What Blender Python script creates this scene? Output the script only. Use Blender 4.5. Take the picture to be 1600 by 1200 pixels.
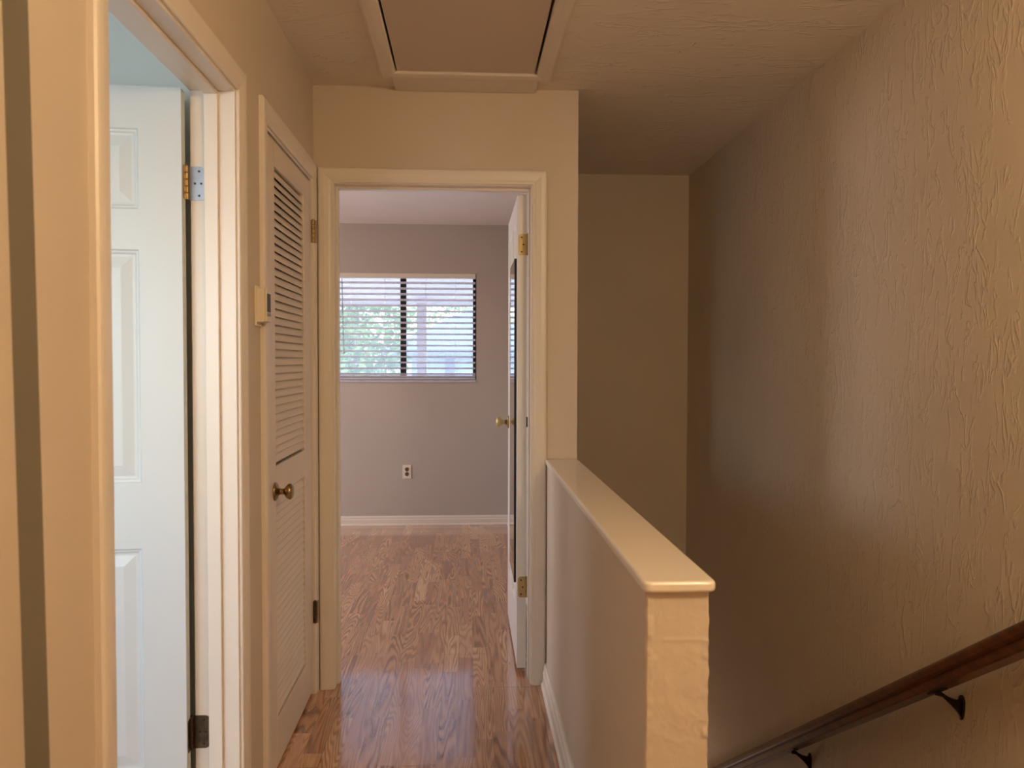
import bpy, bmesh, math, random
from mathutils import Vector, Matrix, noise

for o in list(bpy.data.objects):
    bpy.data.objects.remove(o, do_unlink=True)
S = bpy.context.scene
COL = S.collection
random.seed(7)

# ------------------------------------------------------------------ camera
F_PX, YAW, PITCH, ROLL, EYE = 1262.32, 0.05653, 0.02846, 0.00206, 1.33881
cam_d = bpy.data.cameras.new('camera')
cam = bpy.data.objects.new('camera', cam_d)
COL.objects.link(cam)
cam_d.sensor_fit = 'HORIZONTAL'
cam_d.sensor_width = 36.0
cam_d.lens = 36.0 * F_PX / 1600.0
cam_d.clip_start = 0.02
cam_d.clip_end = 300
cam.matrix_world = (Matrix.Translation((0, 0, EYE)) @ Matrix.Rotation(-YAW, 4, 'Z')
                    @ Matrix.Rotation(math.pi / 2 - PITCH, 4, 'X') @ Matrix.Rotation(ROLL, 4, 'Z'))
cam_d.dof.use_dof = True
cam_d.dof.focus_distance = 3.6
cam_d.dof.aperture_fstop = 5.6
S.camera = cam

# ------------------------------------------------------------------ view / world / lights
vs = S.view_settings
vs.view_transform = 'Standard'
vs.look = 'None'
vs.gamma = 1.0
vs.exposure = 0.02
vs.use_curve_mapping = False

W = bpy.data.worlds.new('world')
S.world = W
W.use_nodes = True
wn = W.node_tree.nodes
wl = W.node_tree.links
wn.clear()
w_out = wn.new('ShaderNodeOutputWorld')
w_bg = wn.new('ShaderNodeBackground')
w_sky = wn.new('ShaderNodeTexSky')
w_sky.sky_type = 'NISHITA'
w_sky.sun_disc = False
w_sky.sun_elevation = math.radians(48)
w_sky.sun_rotation = math.radians(215)
w_sky.air_density = 1.0
w_sky.dust_density = 2.0
w_bg.inputs['Strength'].default_value = 1.1
wl.new(w_sky.outputs[0], w_bg.inputs['Color'])
wl.new(w_bg.outputs[0], w_out.inputs[0])


def lamp(name, kind, loc, energy, color, rot=(0, 0, 0), size=0.1, size_y=None):
    d = bpy.data.lights.new(name, kind)
    d.energy = energy
    d.color = color
    if kind == 'AREA':
        d.shape = 'RECTANGLE'
        d.size = size
        d.size_y = size_y or size
    elif kind == 'POINT':
        d.shadow_soft_size = size
    elif kind == 'SUN':
        d.angle = math.radians(1.5)
    o = bpy.data.objects.new(name, d)
    o.location = loc
    o.rotation_euler = rot
    COL.objects.link(o)
    return o


WARM = (1.0, 0.755, 0.47)
DAY = (0.66, 0.82, 1.0)
lamp('sun', 'SUN', (0, 0, 20), 12.0, (1.0, 0.95, 0.88), rot=(math.radians(40), 0, math.radians(-55)))
# warm ceiling lamp of the hall, over the stair head, behind the top of the frame
lamp('hall_lamp', 'POINT', (0.90, 0.42, 2.14), 48, WARM, size=0.09)
# unseen warm fill added behind the camera to lift the ceiling
lamp('landing_fill', 'POINT', (0.3, -1.6, 1.5), 11, WARM, size=0.12)
# daylight through the bathroom window
lamp('bathroom_daylight', 'AREA', (-2.62, -0.02, 1.55), 18, DAY, rot=(0, math.radians(-90), 0), size=0.9, size_y=0.66)
lamp('bathroom_rear_fill', 'AREA', (-1.55, -0.52, 1.55), 17, DAY, rot=(math.radians(90), 0, 0), size=0.9, size_y=0.9)  # second light added to brighten the open bathroom door
# soft fill added for the bedroom, through an invented opening in its left wall
lamp('bedroom_side_fill', 'AREA', (-3.62, 5.2, 1.5), 52, (1.0, 0.89, 0.88), rot=(0, math.radians(-90), 0), size=1.1, size_y=1.4)
# unseen point light added low in the stairwell to brighten its walls
lamp('stairwell_fill', 'POINT', (0.75, 4.35, -1.45), 4.5, (1.0, 0.80, 0.70), size=0.15)


# ------------------------------------------------------------------ helpers
def lin(c):
    return tuple((v / 12.92 if v <= 0.04045 else ((v + 0.055) / 1.055) ** 2.4) for v in c)


def rgb(r, g, b):
    return lin((r / 255, g / 255, b / 255)) + (1.0,)


class Mat:
    def __init__(s, name):
        s.m = bpy.data.materials.new(name)
        s.m.use_nodes = True
        s.nt = s.m.node_tree
        s.b = s.nt.nodes['Principled BSDF']

    def n(s, t, **kw):
        nd = s.nt.nodes.new(t)
        for k, v in kw.items():
            setattr(nd, k, v)
        return nd

    def l(s, a, b):
        s.nt.links.new(a, b)

    def coords(s, scale=(1, 1, 1), rot=(0, 0, 0)):
        g = s.n('ShaderNodeNewGeometry')
        mp = s.n('ShaderNodeMapping')
        mp.inputs['Scale'].default_value = scale
        mp.inputs['Rotation'].default_value = rot
        s.l(g.outputs['Position'], mp.inputs['Vector'])
        return mp.outputs[0]

    def noise(s, vec, scale, detail=3, rough=0.5, dist=0.0):
        t = s.n('ShaderNodeTexNoise')
        t.inputs['Scale'].default_value = scale
        t.inputs['Detail'].default_value = detail
        t.inputs['Roughness'].default_value = rough
        t.inputs['Distortion'].default_value = dist
        if vec is not None:
            s.l(vec, t.inputs['Vector'])
        return t.outputs['Fac']

    def math(s, op, a, b=None, c=None, clamp=False):
        m = s.n('ShaderNodeMath', operation=op)
        m.use_clamp = clamp
        for i, v in enumerate((a, b, c)):
            if v is None:
                continue
            if isinstance(v, (int, float)):
                m.inputs[i].default_value = v
            else:
                s.l(v, m.inputs[i])
        return m.outputs[0]

    def ramp(s, fac, stops):
        r = s.n('ShaderNodeValToRGB')
        el = r.color_ramp.elements
        while len(el) < len(stops):
            el.new(0.5)
        for e, (p, c) in zip(el, stops):
            e.position = p
            e.color = c if len(c) == 4 else tuple(c) + (1,)
        s.l(fac, r.inputs[0])
        return r.outputs[0]

    def bump(s, h, strength=0.3, dist=0.002):
        b = s.n('ShaderNodeBump')
        b.inputs['Strength'].default_value = strength
        b.inputs['Distance'].default_value = dist
        s.l(h, b.inputs['Height'])
        s.l(b.outputs[0], s.b.inputs['Normal'])


def plain(name, col, rough=0.5, metal=0.0, var=0.04, nscale=6.0, bump=0.0, bscale=60.0, coat=0.0, spec=0.5):
    m = Mat(name)
    v = m.coords()
    f = m.noise(v, nscale, 3)
    c1 = tuple(max(0, x * (1 - var)) for x in col[:3]) + (1,)
    c2 = tuple(min(1, x * (1 + var)) for x in col[:3]) + (1,)
    m.l(m.ramp(f, [(0.3, c1), (0.7, c2)]), m.b.inputs['Base Color'])
    m.b.inputs['Roughness'].default_value = rough
    m.b.inputs['Metallic'].default_value = metal
    m.b.inputs['Specular IOR Level'].default_value = spec
    if coat:
        m.b.inputs['Coat Weight'].default_value = coat
    if bump:
        m.bump(m.noise(v, bscale, 3), bump, 0.001)
    return m.m


def trowel_wall(name, col, stretch, amount, rough=0.55, scale=9.0, density=0.0, wiggle=0.5, lump=0.9, spec=0.3, ridge=0.02):
    """painted plaster with raised trowel strokes; stretch = mapping scale per axis"""
    m = Mat(name)
    v = m.coords(stretch)
    f = m.noise(m.coords(), 2.0, 2)
    c1 = tuple(x * 0.965 for x in col[:3]) + (1,)
    c2 = tuple(min(1, x * 1.03) for x in col[:3]) + (1,)
    m.l(m.ramp(f, [(0.3, c1), (0.7, c2)]), m.b.inputs['Base Color'])
    m.b.inputs['Roughness'].default_value = rough
    m.b.inputs['Specular IOR Level'].default_value = spec
    ridges = None
    for k, (sc, w) in enumerate(((scale, ridge), (scale * 1.9, ridge * 1.5))):
        n1 = m.noise(v, sc, 3, 0.55, wiggle)
        a = m.math('ABSOLUTE', m.math('SUBTRACT', n1, 0.5 + 0.03 * k))
        r = m.math('SUBTRACT', 1.0, m.math('DIVIDE', a, w, clamp=True))
        msk = m.noise(v, sc * 0.9 + 1.7 * k, 2)
        msk = m.math('MULTIPLY', m.math('SUBTRACT', msk, 0.50 - density), 9.0, clamp=True)
        r = m.math('MULTIPLY', r, msk)
        ridges = r if ridges is None else m.math('MAXIMUM', ridges, r)
    lumps = m.noise(v, scale * 1.3, 5, 0.6)
    fine = m.noise(m.coords(), 130, 3)
    h = m.math('ADD', m.math('MULTIPLY', ridges, 1.0), m.math('MULTIPLY', lumps, lump))
    h = m.math('ADD', h, m.math('MULTIPLY', fine, 0.12))
    m.bump(h, amount, 0.0035)
    return m.m


WALLC = rgb(205, 190, 170)
M = {}
M['wall'] = trowel_wall('cream_wall_paint', WALLC, (1, 1, 0.7), 0.10, scale=9)
M['wall_right'] = trowel_wall('cream_trowel_plaster', WALLC, (1, 1.1, 0.42), 0.55, rough=0.48, scale=10.5, density=0.02, wiggle=0.8, lump=0.4, spec=0.35, ridge=0.03)
M['wall_end'] = trowel_wall('rough_plaster_end', WALLC, (1, 1, 0.8), 0.6, scale=26, density=0.06, wiggle=0.9)
M['ceiling'] = trowel_wall('ceiling_paint', rgb(226, 216, 200), (0.45, 1.3, 1), 0.75, scale=8, density=-0.02, ridge=0.03, lump=0.6)
M['bath_wall'] = plain('pale_bathroom_paint', rgb(208, 212, 205), 0.6, var=0.01)
M['bed_wall'] = trowel_wall('bedroom_beige_paint', rgb(184, 174, 164), (1, 1, 0.8), 0.08, scale=8)
M['bed_ceiling'] = trowel_wall('bedroom_ceiling_paint', rgb(222, 216, 214), (0.6, 1.3, 1), 0.12, scale=7)
M['trim'] = plain('semi_gloss_trim_paint', rgb(226, 216, 202), 0.36, var=0.012, nscale=3)
M['door_paint'] = plain('white_door_paint', rgb(228, 226, 220), 0.38, var=0.01)
M['louver_paint'] = plain('louver_door_paint', rgb(222, 208, 192), 0.42, var=0.015)
M['cap'] = plain('glossy_cap_paint', rgb(228, 216, 200), 0.28, var=0.012, nscale=4, bump=0.10, bscale=18)
M['taupe'] = plain('taupe_step', rgb(126, 122, 110), 0.6, var=0.03)
M['brass'] = plain('aged_brass', rgb(160, 138, 98), 0.3, 1.0, var=0.15, nscale=60)
M['bright_brass'] = plain('bright_brass', rgb(190, 170, 120), 0.55, 1.0, var=0.06, nscale=60)
M['steel'] = plain('dull_steel', rgb(150, 153, 160), 0.45, 1.0, var=0.05, nscale=80)
M['bronze'] = plain('worn_bronze', rgb(92, 78, 62), 0.45, 1.0, var=0.25, nscale=70)
M['screw'] = plain('dark_screw_metal', rgb(60, 50, 40), 0.5, 0.8)
M['black'] = plain('black_metal', rgb(26, 24, 26), 0.45, 0.0)
M['iron'] = plain('dark_iron', rgb(52, 38, 24), 0.42, 0.7, var=0.2, nscale=50)
M['plastic'] = plain('cream_plastic', rgb(226, 214, 192), 0.42, var=0.01)
M['lcd'] = plain('grey_lcd', rgb(72, 70, 68), 0.5, var=0.05, spec=0.2)
M['outlet_dark'] = plain('receptacle_brown', rgb(96, 78, 66), 0.5)
M['blind'] = None
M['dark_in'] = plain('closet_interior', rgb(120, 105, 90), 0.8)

# translucent blind slats
m = Mat('blind_vinyl')
m.b.inputs['Base Color'].default_value = rgb(248, 244, 248)
m.b.inputs['Roughness'].default_value = 0.45
tl = m.n('ShaderNodeBsdfTranslucent')
tl.inputs['Color'].default_value = rgb(250, 242, 250)
mx = m.n('ShaderNodeMixShader')
mx.inputs[0].default_value = 0.45
m.l(m.b.outputs[0], mx.inputs[1])
m.l(tl.outputs[0], mx.inputs[2])
m.l(mx.outputs[0], m.nt.nodes['Material Output'].inputs[0])
M['blind'] = m.m

# window glass
m = Mat('window_glass')
tr = m.n('ShaderNodeBsdfTransparent')
tr.inputs['Color'].default_value = (0.93, 0.96, 0.98, 1)
gl = m.n('ShaderNodeBsdfGlossy')
gl.inputs['Roughness'].default_value = 0.02
fr = m.n('ShaderNodeFresnel')
fr.inputs['IOR'].default_value = 1.25
mx = m.n('ShaderNodeMixShader')
m.l(fr.outputs[0], mx.inputs[0])
m.l(tr.outputs[0], mx.inputs[1])
m.l(gl.outputs[0], mx.inputs[2])
m.l(mx.outputs[0], m.nt.nodes['Material Output'].inputs[0])
M['glass'] = m.m

m = Mat('mirror_glass')
m.b.inputs['Base Color'].default_value = (0.86, 0.87, 0.88, 1)
m.b.inputs['Metallic'].default_value = 1
m.b.inputs['Roughness'].default_value = 0.03
M['mirror'] = m.m


def wood_floor():
    m = Mat('oak_laminate')
    g = m.n('ShaderNodeNewGeometry')
    sep = m.n('ShaderNodeSeparateXYZ')
    m.l(g.outputs['Position'], sep.inputs[0])
    SW, SL = 0.065, 0.46
    xs = m.math('DIVIDE', m.math('ADD', sep.outputs['X'], 4.0), SW)
    cid = m.math('FLOOR', xs)
    fx = m.math('FRACT', xs)
    wn_ = m.n('ShaderNodeTexWhiteNoise', noise_dimensions='1D')
    m.l(cid, wn_.inputs['W'])
    ys = m.math('ADD', m.math('DIVIDE', sep.outputs['Y'], SL), m.math('MULTIPLY', wn_.outputs['Value'], 7.3))
    rid = m.math('FLOOR', ys)
    fy = m.math('FRACT', ys)
    cmb = m.n('ShaderNodeCombineXYZ')
    m.l(cid, cmb.inputs[0])
    m.l(rid, cmb.inputs[1])
    wc = m.n('ShaderNodeTexWhiteNoise', noise_dimensions='3D')
    m.l(cmb.outputs[0], wc.inputs['Vector'])
    rnd = wc.outputs['Value']
    sepc = m.n('ShaderNodeSeparateColor')
    m.l(wc.outputs['Color'], sepc.inputs[0])
    # cathedral grain : contour lines of a stretched noise, its own offset per strip
    off = m.math('MULTIPLY', rnd, 57.0)
    gv = m.n('ShaderNodeCombineXYZ')
    m.l(m.math('MULTIPLY', sep.outputs['X'], 13.0), gv.inputs[0])
    m.l(m.math('ADD', m.math('MULTIPLY', sep.outputs['Y'], 0.95), off), gv.inputs[1])
    m.l(m.math('MULTIPLY', sepc.outputs[1], 31.0), gv.inputs[2])
    n1 = m.noise(gv.outputs[0], 0.85, 1.5, 0.45, 0.25)
    freq = m.math('ADD', 24.0, m.math('MULTIPLY', m.math('POWER', sepc.outputs[0], 1.5), 60.0))
    wave = m.math('SINE', m.math('MULTIPLY', n1, m.math('MULTIPLY', freq, 3.0)))
    wave = m.math('ADD', m.math('MULTIPLY', wave, 0.5), 0.5)
    wave = m.math('POWER', wave, 1.6)
    pv = m.n('ShaderNodeCombineXYZ')
    m.l(m.math('MULTIPLY', sep.outputs['X'], 260.0), pv.inputs[0])
    m.l(m.math('ADD', m.math('MULTIPLY', sep.outputs['Y'], 9.0), off), pv.inputs[1])
    pores = m.noise(pv.outputs[0], 1.0, 3, 0.6)
    # light / dark strip colour
    base = m.ramp(rnd, [(0.0, rgb(186, 134, 98)), (0.35, rgb(204, 152, 112)), (0.7, rgb(214, 164, 122)), (1.0, rgb(236, 190, 146))])
    dark = m.n('ShaderNodeMix', data_type='RGBA', blend_type='MULTIPLY')
    grain_amt = m.math('MULTIPLY', m.math('MULTIPLY', wave, 0.9), m.math('ADD', 0.45, m.math('MULTIPLY', sepc.outputs[2], 0.65)), clamp=True)
    m.l(grain_amt, dark.inputs[0])
    m.l(base, dark.inputs[6])
    dark.inputs[7].default_value = rgb(172, 134, 112)
    d2 = m.n('ShaderNodeMix', data_type='RGBA', blend_type='MULTIPLY')
    m.l(m.math('MULTIPLY', m.math('SUBTRACT', pores, 0.42), 1.8, clamp=True), d2.inputs[0])
    m.l(dark.outputs[2], d2.inputs[6])
    d2.inputs[7].default_value = rgb(190, 160, 142)
    # plank seams: every third strip, joints every 1.2 m
    px = m.math('DIVIDE', m.math('ADD', sep.outputs['X'], 4.0), SW * 3)
    pfx = m.math('FRACT', px)
    e1 = m.math('LESS_THAN', pfx, 0.008)
    pw = m.n('ShaderNodeTexWhiteNoise', noise_dimensions='1D')
    m.l(m.math('FLOOR', px), pw.inputs['W'])
    pfy = m.math('FRACT', m.math('ADD', m.math('DIVIDE', sep.outputs['Y'], 1.22), pw.outputs['Value']))
    e2 = m.math('LESS_THAN', pfy, 0.0022)
    seam = m.math('MAXIMUM', e1, e2)
    s1 = m.math('MULTIPLY', m.math('LESS_THAN', fx, 0.012), 0.35)
    s2 = m.math('MULTIPLY', m.math('LESS_THAN', fy, 0.003), 0.35)
    allseam = m.math('MAXIMUM', m.math('MULTIPLY', seam, 0.8), m.math('MAXIMUM', s1, s2))
    d3 = m.n('ShaderNodeMix', data_type='RGBA', blend_type='MULTIPLY')
    m.l(allseam, d3.inputs[0])
    m.l(d2.outputs[2], d3.inputs[6])
    d3.inputs[7].default_value = rgb(105, 75, 55)
    m.l(d3.outputs[2], m.b.inputs['Base Color'])
    m.l(m.math('ADD', 0.17, m.math('MULTIPLY', pores, 0.10)), m.b.inputs['Roughness'])
    m.b.inputs['Specular IOR Level'].default_value = 0.4
    m.b.inputs['Coat Weight'].default_value = 0.9
    m.b.inputs['Coat Roughness'].default_value = 0.09
    m.b.inputs['Coat IOR'].default_value = 2.3
    m.bump(m.math('SUBTRACT', m.math('MULTIPLY', pores, 0.15), seam), 0.15, 0.001)
    return m.m


M['floor'] = wood_floor()


def dark_wood():
    m = Mat('dark_stained_wood')
    v = m.coords((18, 1.6, 18))
    f = m.noise(v, 3.0, 4, 0.6, 0.6)
    m.l(m.ramp(f, [(0.3, rgb(58, 28, 10)), (0.55, rgb(92, 48, 17)), (0.8, rgb(120, 68, 27))]), m.b.inputs['Base Color'])
    m.b.inputs['Roughness'].default_value = 0.3
    m.b.inputs['Coat Weight'].default_value = 0.08
    m.bump(f, 0.1, 0.001)
    return m.m


M['rail'] = dark_wood()
M['carpet'] = plain('beige_carpet', rgb(150, 130, 108), 0.95, var=0.12, nscale=90, bump=0.6, bscale=300)
M['siding'] = plain('pale_blue_siding', rgb(150, 166, 192), 0.7, var=0.03)
M['sunlit_white'] = plain('sunlit_wall_white', rgb(236, 236, 236), 0.6, var=0.02)
M['shingle'] = plain('grey_blue_shingles', rgb(88, 104, 136), 0.9, var=0.08, nscale=8)
M['pink_post'] = plain('pinkish_post_paint', rgb(190, 160, 168), 0.6, var=0.03)
M['pale_ground'] = plain('bounce_ground', rgb(176, 176, 168), 0.95, var=0.2, nscale=2)  # ground coloured pale grey to bounce neutral light up to the soffit
M['bark'] = plain('tree_bark', rgb(130, 112, 100), 0.9, var=0.2, nscale=9)
M['soffit'] = plain('soffit_paint', rgb(244, 236, 248), 0.7, var=0.01)


def leaf_mat():
    m = Mat('tree_leaves')
    f = m.noise(m.coords(), 0.9, 3)
    c = m.ramp(f, [(0.3, rgb(84, 128, 62)), (0.7, rgb(142, 176, 104))])
    m.l(c, m.b.inputs['Base Color'])
    m.b.inputs['Roughness'].default_value = 0.6
    tl = m.n('ShaderNodeBsdfTranslucent')
    m.l(c, tl.inputs['Color'])
    mx = m.n('ShaderNodeMixShader')
    mx.inputs[0].default_value = 0.5
    m.l(m.b.outputs[0], mx.inputs[1])
    m.l(tl.outputs[0], mx.inputs[2])
    m.l(mx.outputs[0], m.nt.nodes['Material Output'].inputs[0])
    return m.m


M['leaf'] = leaf_mat()


def link(name, bm, mat, parent=None, smooth=False, bevel=0.0, segs=2):
    bmesh.ops.recalc_face_normals(bm, faces=bm.faces)
    me = bpy.data.meshes.new(name)
    bm.to_mesh(me)
    bm.free()
    o = bpy.data.objects.new(name, me)
    for mm in (mat if isinstance(mat, (list, tuple)) else [mat]):
        me.materials.append(mm)
    COL.objects.link(o)
    if parent is not None:
        o.parent = parent
    if smooth:
        for p in me.polygons:
            p.use_smooth = True
    if bevel:
        md = o.modifiers.new('bevel', 'BEVEL')
        md.width = bevel
        md.segments = segs
        md.limit_method = 'ANGLE'
        md.angle_limit = math.radians(40)
        md.harden_normals = False
    return o


def box(bm, x0, x1, y0, y1, z0, z1, mi=0):
    vs_ = [bm.verts.new(p) for p in ((x0, y0, z0), (x1, y0, z0), (x1, y1, z0), (x0, y1, z0),
                                     (x0, y0, z1), (x1, y0, z1), (x1, y1, z1), (x0, y1, z1))]
    for f in ((0, 3, 2, 1), (4, 5, 6, 7), (0, 1, 5, 4), (1, 2, 6, 5), (2, 3, 7, 6), (3, 0, 4, 7)):
        fc = bm.faces.new([vs_[i] for i in f])
        fc.material_index = mi
    return vs_


def boxes(name, lst, mat, parent=None, bevel=0.0):
    bm = bmesh.new()
    for b in lst:
        box(bm, *b)
    return link(name, bm, mat, parent, bevel=bevel)


def prism(bm, pts, d, origin=(0, 0, 0)):
    """pts: closed 3D loop; extruded by vector d"""
    a = [bm.verts.new(Vector(p) + Vector(origin)) for p in pts]
    b = [bm.verts.new(Vector(p) + Vector(d) + Vector(origin)) for p in pts]
    bm.faces.new(a)
    bm.faces.new(list(reversed(b)))
    n = len(a)
    for i in range(n):
        bm.faces.new([a[i], b[i], b[(i + 1) % n], a[(i + 1) % n]])


def lathe(bm, prof, origin, axis, seg=24):
    """prof: list of (dist along axis, radius)"""
    axis = Vector(axis).normalized()
    u = axis.orthogonal().normalized()
    v = axis.cross(u)
    rings = []
    for d, r in prof:
        ring = []
        for k in range(seg):
            a = 2 * math.pi * k / seg
            ring.append(bm.verts.new(Vector(origin) + axis * d + (u * math.cos(a) + v * math.sin(a)) * max(r, 1e-5)))
        rings.append(ring)
    for i in range(len(rings) - 1):
        for k in range(seg):
            bm.faces.new([rings[i][k], rings[i][(k + 1) % seg], rings[i + 1][(k + 1) % seg], rings[i + 1][k]])
    bm.faces.new(list(reversed(rings[0])))
    bm.faces.new(rings[-1])


def struct(o):
    o['kind'] = 'structure'
    return o


def thing(name, label, cat, loc=(0, 0, 0), group=None):
    o = bpy.data.objects.new(name, None)
    o.location = loc
    o.empty_display_size = 0.1
    COL.objects.link(o)
    tag(o, label, cat, group)
    return o


def tag(o, label, cat, group=None):
    o['label'] = label
    o['category'] = cat
    if group:
        o['group'] = group
    return o


def root_struct(name, loc=(0, 0, 0), rz=0.0, label=None):
    o = bpy.data.objects.new(name, None)
    o.location = loc
    o.rotation_euler = (0, 0, rz)
    o['kind'] = 'structure'
    COL.objects.link(o)
    return o


# ------------------------------------------------------------------ dimensions (metres)
XL = -0.613          # hall left wall face
XLB = -0.728         # its bathroom side
XA, XB = 0.330, 0.448  # half wall faces
XP = 0.456           # stairwell-side face of the wall beside the door
XR = 1.318           # right wall face
Y1, Y1B = 3.304, 3.419
Y3 = 4.756
Y2 = 6.584
H = 2.44
YB = -2.3            # wall behind the camera
ZL = -2.35           # lower floor

# ------------------------------------------------------------------ floor
fl = boxes('floor', [
    (-3.6, XA, YB, Y2, -0.2, 0.0),
    (XA, 1.318, YB, 1.45, -0.2, 0.0),
], M['floor'])
struct(fl)

# stair flight going down away from the landing (slope of the handrail)
st = bmesh.new()
run, rise = 0.285, 0.1878
n_st = 11
for i in range(n_st):
    y0 = 1.45 + i * run
    z1 = -rise * (i + 1)
    box(st, XB, XR, y0, y0 + run + 0.0, ZL, z1)
box(st, XB, XR, 1.45 + n_st * run, Y3, ZL, -rise * n_st - rise)
struct(link('floor_stairs', st, M['carpet'], bevel=0.008))

# ------------------------------------------------------------------ ceiling (one slab; the hatch opening is left out)
HX0, HX1, HY0, HY1 = -0.272, 0.272, 2.335, 3.10
cl = boxes('ceiling', [
    (XLB, HX0, YB, Y1, H, H + 0.12), (HX1, XR + 0.12, YB, Y1, H, H + 0.12),
    (HX0, HX1, YB, HY0, H, H + 0.12), (HX0, HX1, HY1, Y1, H, H + 0.12),
    (XP - 0.1, XR + 0.12, Y1, Y3 + 0.1, H, H + 0.12),
], M['ceiling'])
struct(cl)
struct(boxes('ceiling_sky_block', [(-0.6, 0.6, 2.0, 3.3, H + 0.3, H + 0.35), (-0.6, -0.5, 2.0, 3.3, H + 0.12, H + 0.3), (0.5, 0.6, 2.0, 3.3, H + 0.12, H + 0.3), (-0.5, 0.5, 2.0, 2.1, H + 0.12, H + 0.3), (-0.5, 0.5, 3.2, 3.3, H + 0.12, H + 0.3)], M['dark_in']))  # unseen box added over the hatch to stop sky light leaking in
struct(boxes('ceiling_bedroom', [(-3.6, XP - 0.1, Y1, Y2 + 0.2, H, H + 0.12)], M['bed_ceiling']))
struct(boxes('ceiling_bathroom', [(-3.6, XLB, YB, Y1, H, H + 0.12)], M['bath_wall']))

# ------------------------------------------------------------------ walls
# left wall: bathroom doorway Y 1.42-2.20 (z<2.055), closet doorway Y 2.535-3.255, near recess Y 1.10-1.196
D1A, D1B, DH = 1.400, 2.212, 2.066
D2A, D2B = 2.530, 3.262
struct(boxes('wall_left', [
    (XLB, XL - 0.0355, YB, 1.30, 0, H),
    (XLB, XL, 1.30, D1A, 0, H),
    (XLB, XL, D1A, D1B, DH, H),
    (XLB, XL, D1B, D2A, 0, H),
    (XLB, XL, D2A, D2B, DH, H),
    (XLB, XL, D2B, Y1, 0, H),
], M['wall']))
# wall with the bedroom door
D3A, D3B = -0.551, 0.283
struct(boxes('wall_front', [
    (XL, D3A, Y1, Y1B, 0, H),
    (D3A, D3B, Y1, Y1B, DH, H),
    (D3B, XP, Y1, Y1B, 0, H),
], M['wall']))
# stairwell: left side beyond the door wall, and below the hall floor
struct(boxes('wall_stairwell_left', [
    (0.36, XP, Y1B, Y3, ZL, H),
    (XA, XB, 1.45, Y1B, ZL, -0.0),
], M['wall']))
struct(boxes('wall_stairwell_end', [(XP - 0.096, XR + 0.12, Y3, Y3 + 0.12, ZL, H)], M['wall']))
struct(boxes('wall_right', [(XR, XR + 0.12, YB, Y3, ZL, H)], M['wall_right']))
struct(boxes('wall_back', [(XLB, XR + 0.12, YB - 0.12, YB, -0.2, H + 0.12)], M['wall']))
struct(boxes('wall_stair_front', [(XA, XR, 1.35, 1.45, ZL, -0.2)], M['wall']))

# half wall beside the stairs
hw = bmesh.new()
box(hw, XA, XB, 1.462, Y1, 0, 0.916)
o = link('wall_half', hw, M['wall'], bevel=0.004)
struct(o)
# rough plaster on the end of the half wall (a fine displaced grid)
eb = bmesh.new()
nx, nz = 40, 300
grid = []
x0e, x1e = XA + 0.002, XB - 0.001
for j in range(nz + 1):
    row = []
    z = -0.0 + 0.915 * j / nz
    for i in range(nx + 1):
        t = i / nx
        x = x0e + (x1e - x0e) * t
        q = Vector((x * 30, z * 30, 3.1))
        nval = noise.fractal(q, 1.0, 2.0, 4)
        rid = max(0.0, 1 - abs(noise.noise(Vector((x * 38, z * 38, 9.0)))) * 7) * (1 if noise.noise(Vector((x * 14, z * 14, 5))) > 0.02 else 0)
        edge = min(t, 1 - t)
        ed = 1.0 if edge < 0.09 else 0.0
        chip = max(0.0, noise.noise(Vector((x * 9, z * 45, 1.7)))) * ed * 0.004
        if z > 0.80:
            k = max(0.35, 1 - (z - 0.80) / 0.08)
        else:
            k = 1.0
        y = 1.462 - 0.0045 - (nval * 0.0010 + rid * 0.0008) * k - chip * 1.5 - (0.0013 * max(0, 1 - abs(z - 0.825 - 0.012 * noise.noise(Vector((x * 30, 0, 4)))) / 0.005) if t > 0.25 else 0)
        xo = 0.0
        if i in (0, 1):
            xo = -max(0, noise.noise(Vector((2.0, z * 32, 0)))) * 0.0035
        if i in (nx, nx - 1):
            xo = max(0, noise.noise(Vector((6.0, z * 32, 0)))) * 0.0035
        row.append(eb.verts.new((x + xo, y, z)))
    grid.append(row)
for j in range(nz):
    for i in range(nx):
        eb.faces.new([grid[j][i], grid[j][i + 1], grid[j + 1][i + 1], grid[j + 1][i]])
# close it back into the wall
border = [grid[0][i] for i in range(nx + 1)] + [grid[j][nx] for j in range(1, nz + 1)] + \
         [grid[nz][i] for i in range(nx - 1, -1, -1)] + [grid[j][0] for j in range(nz - 1, 0, -1)]
bk = [eb.verts.new((v.co.x, 1.466, v.co.z)) for v in border]
for i in range(len(border)):
    k = (i + 1) % len(border)
    eb.faces.new([border[i], border[k], bk[k], bk[i]])
o = link('wall_half_end', eb, M['wall'], smooth=True)
struct(o)

# cap board of the half wall: rounded nose and corners
cb = bmesh.new()
cx0, cx1, cy0, cy1 = 0.3225, 0.4585, 1.4415, Y1 - 0.001
R = 0.016
loop = [(cx0, cy1), (cx0, cy0 + R)]
for k in range(1, 7):
    a = math.pi + (math.pi / 2) * k / 6
    loop.append((cx0 + R + R * math.cos(a), cy0 + R + R * math.sin(a)))
for k in range(0, 7):
    a = 1.5 * math.pi + (math.pi / 2) * k / 6
    loop.append((cx1 - R + R * math.cos(a), cy0 + R + R * math.sin(a)))
loop.append((cx1, cy1))
prism(cb, [(x, y, 0.916) for x, y in loop], (0, 0, 0.021))
o = link('trim_half_wall_cap', cb, M['cap'], bevel=0.007, segs=4)
struct(o)

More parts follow.
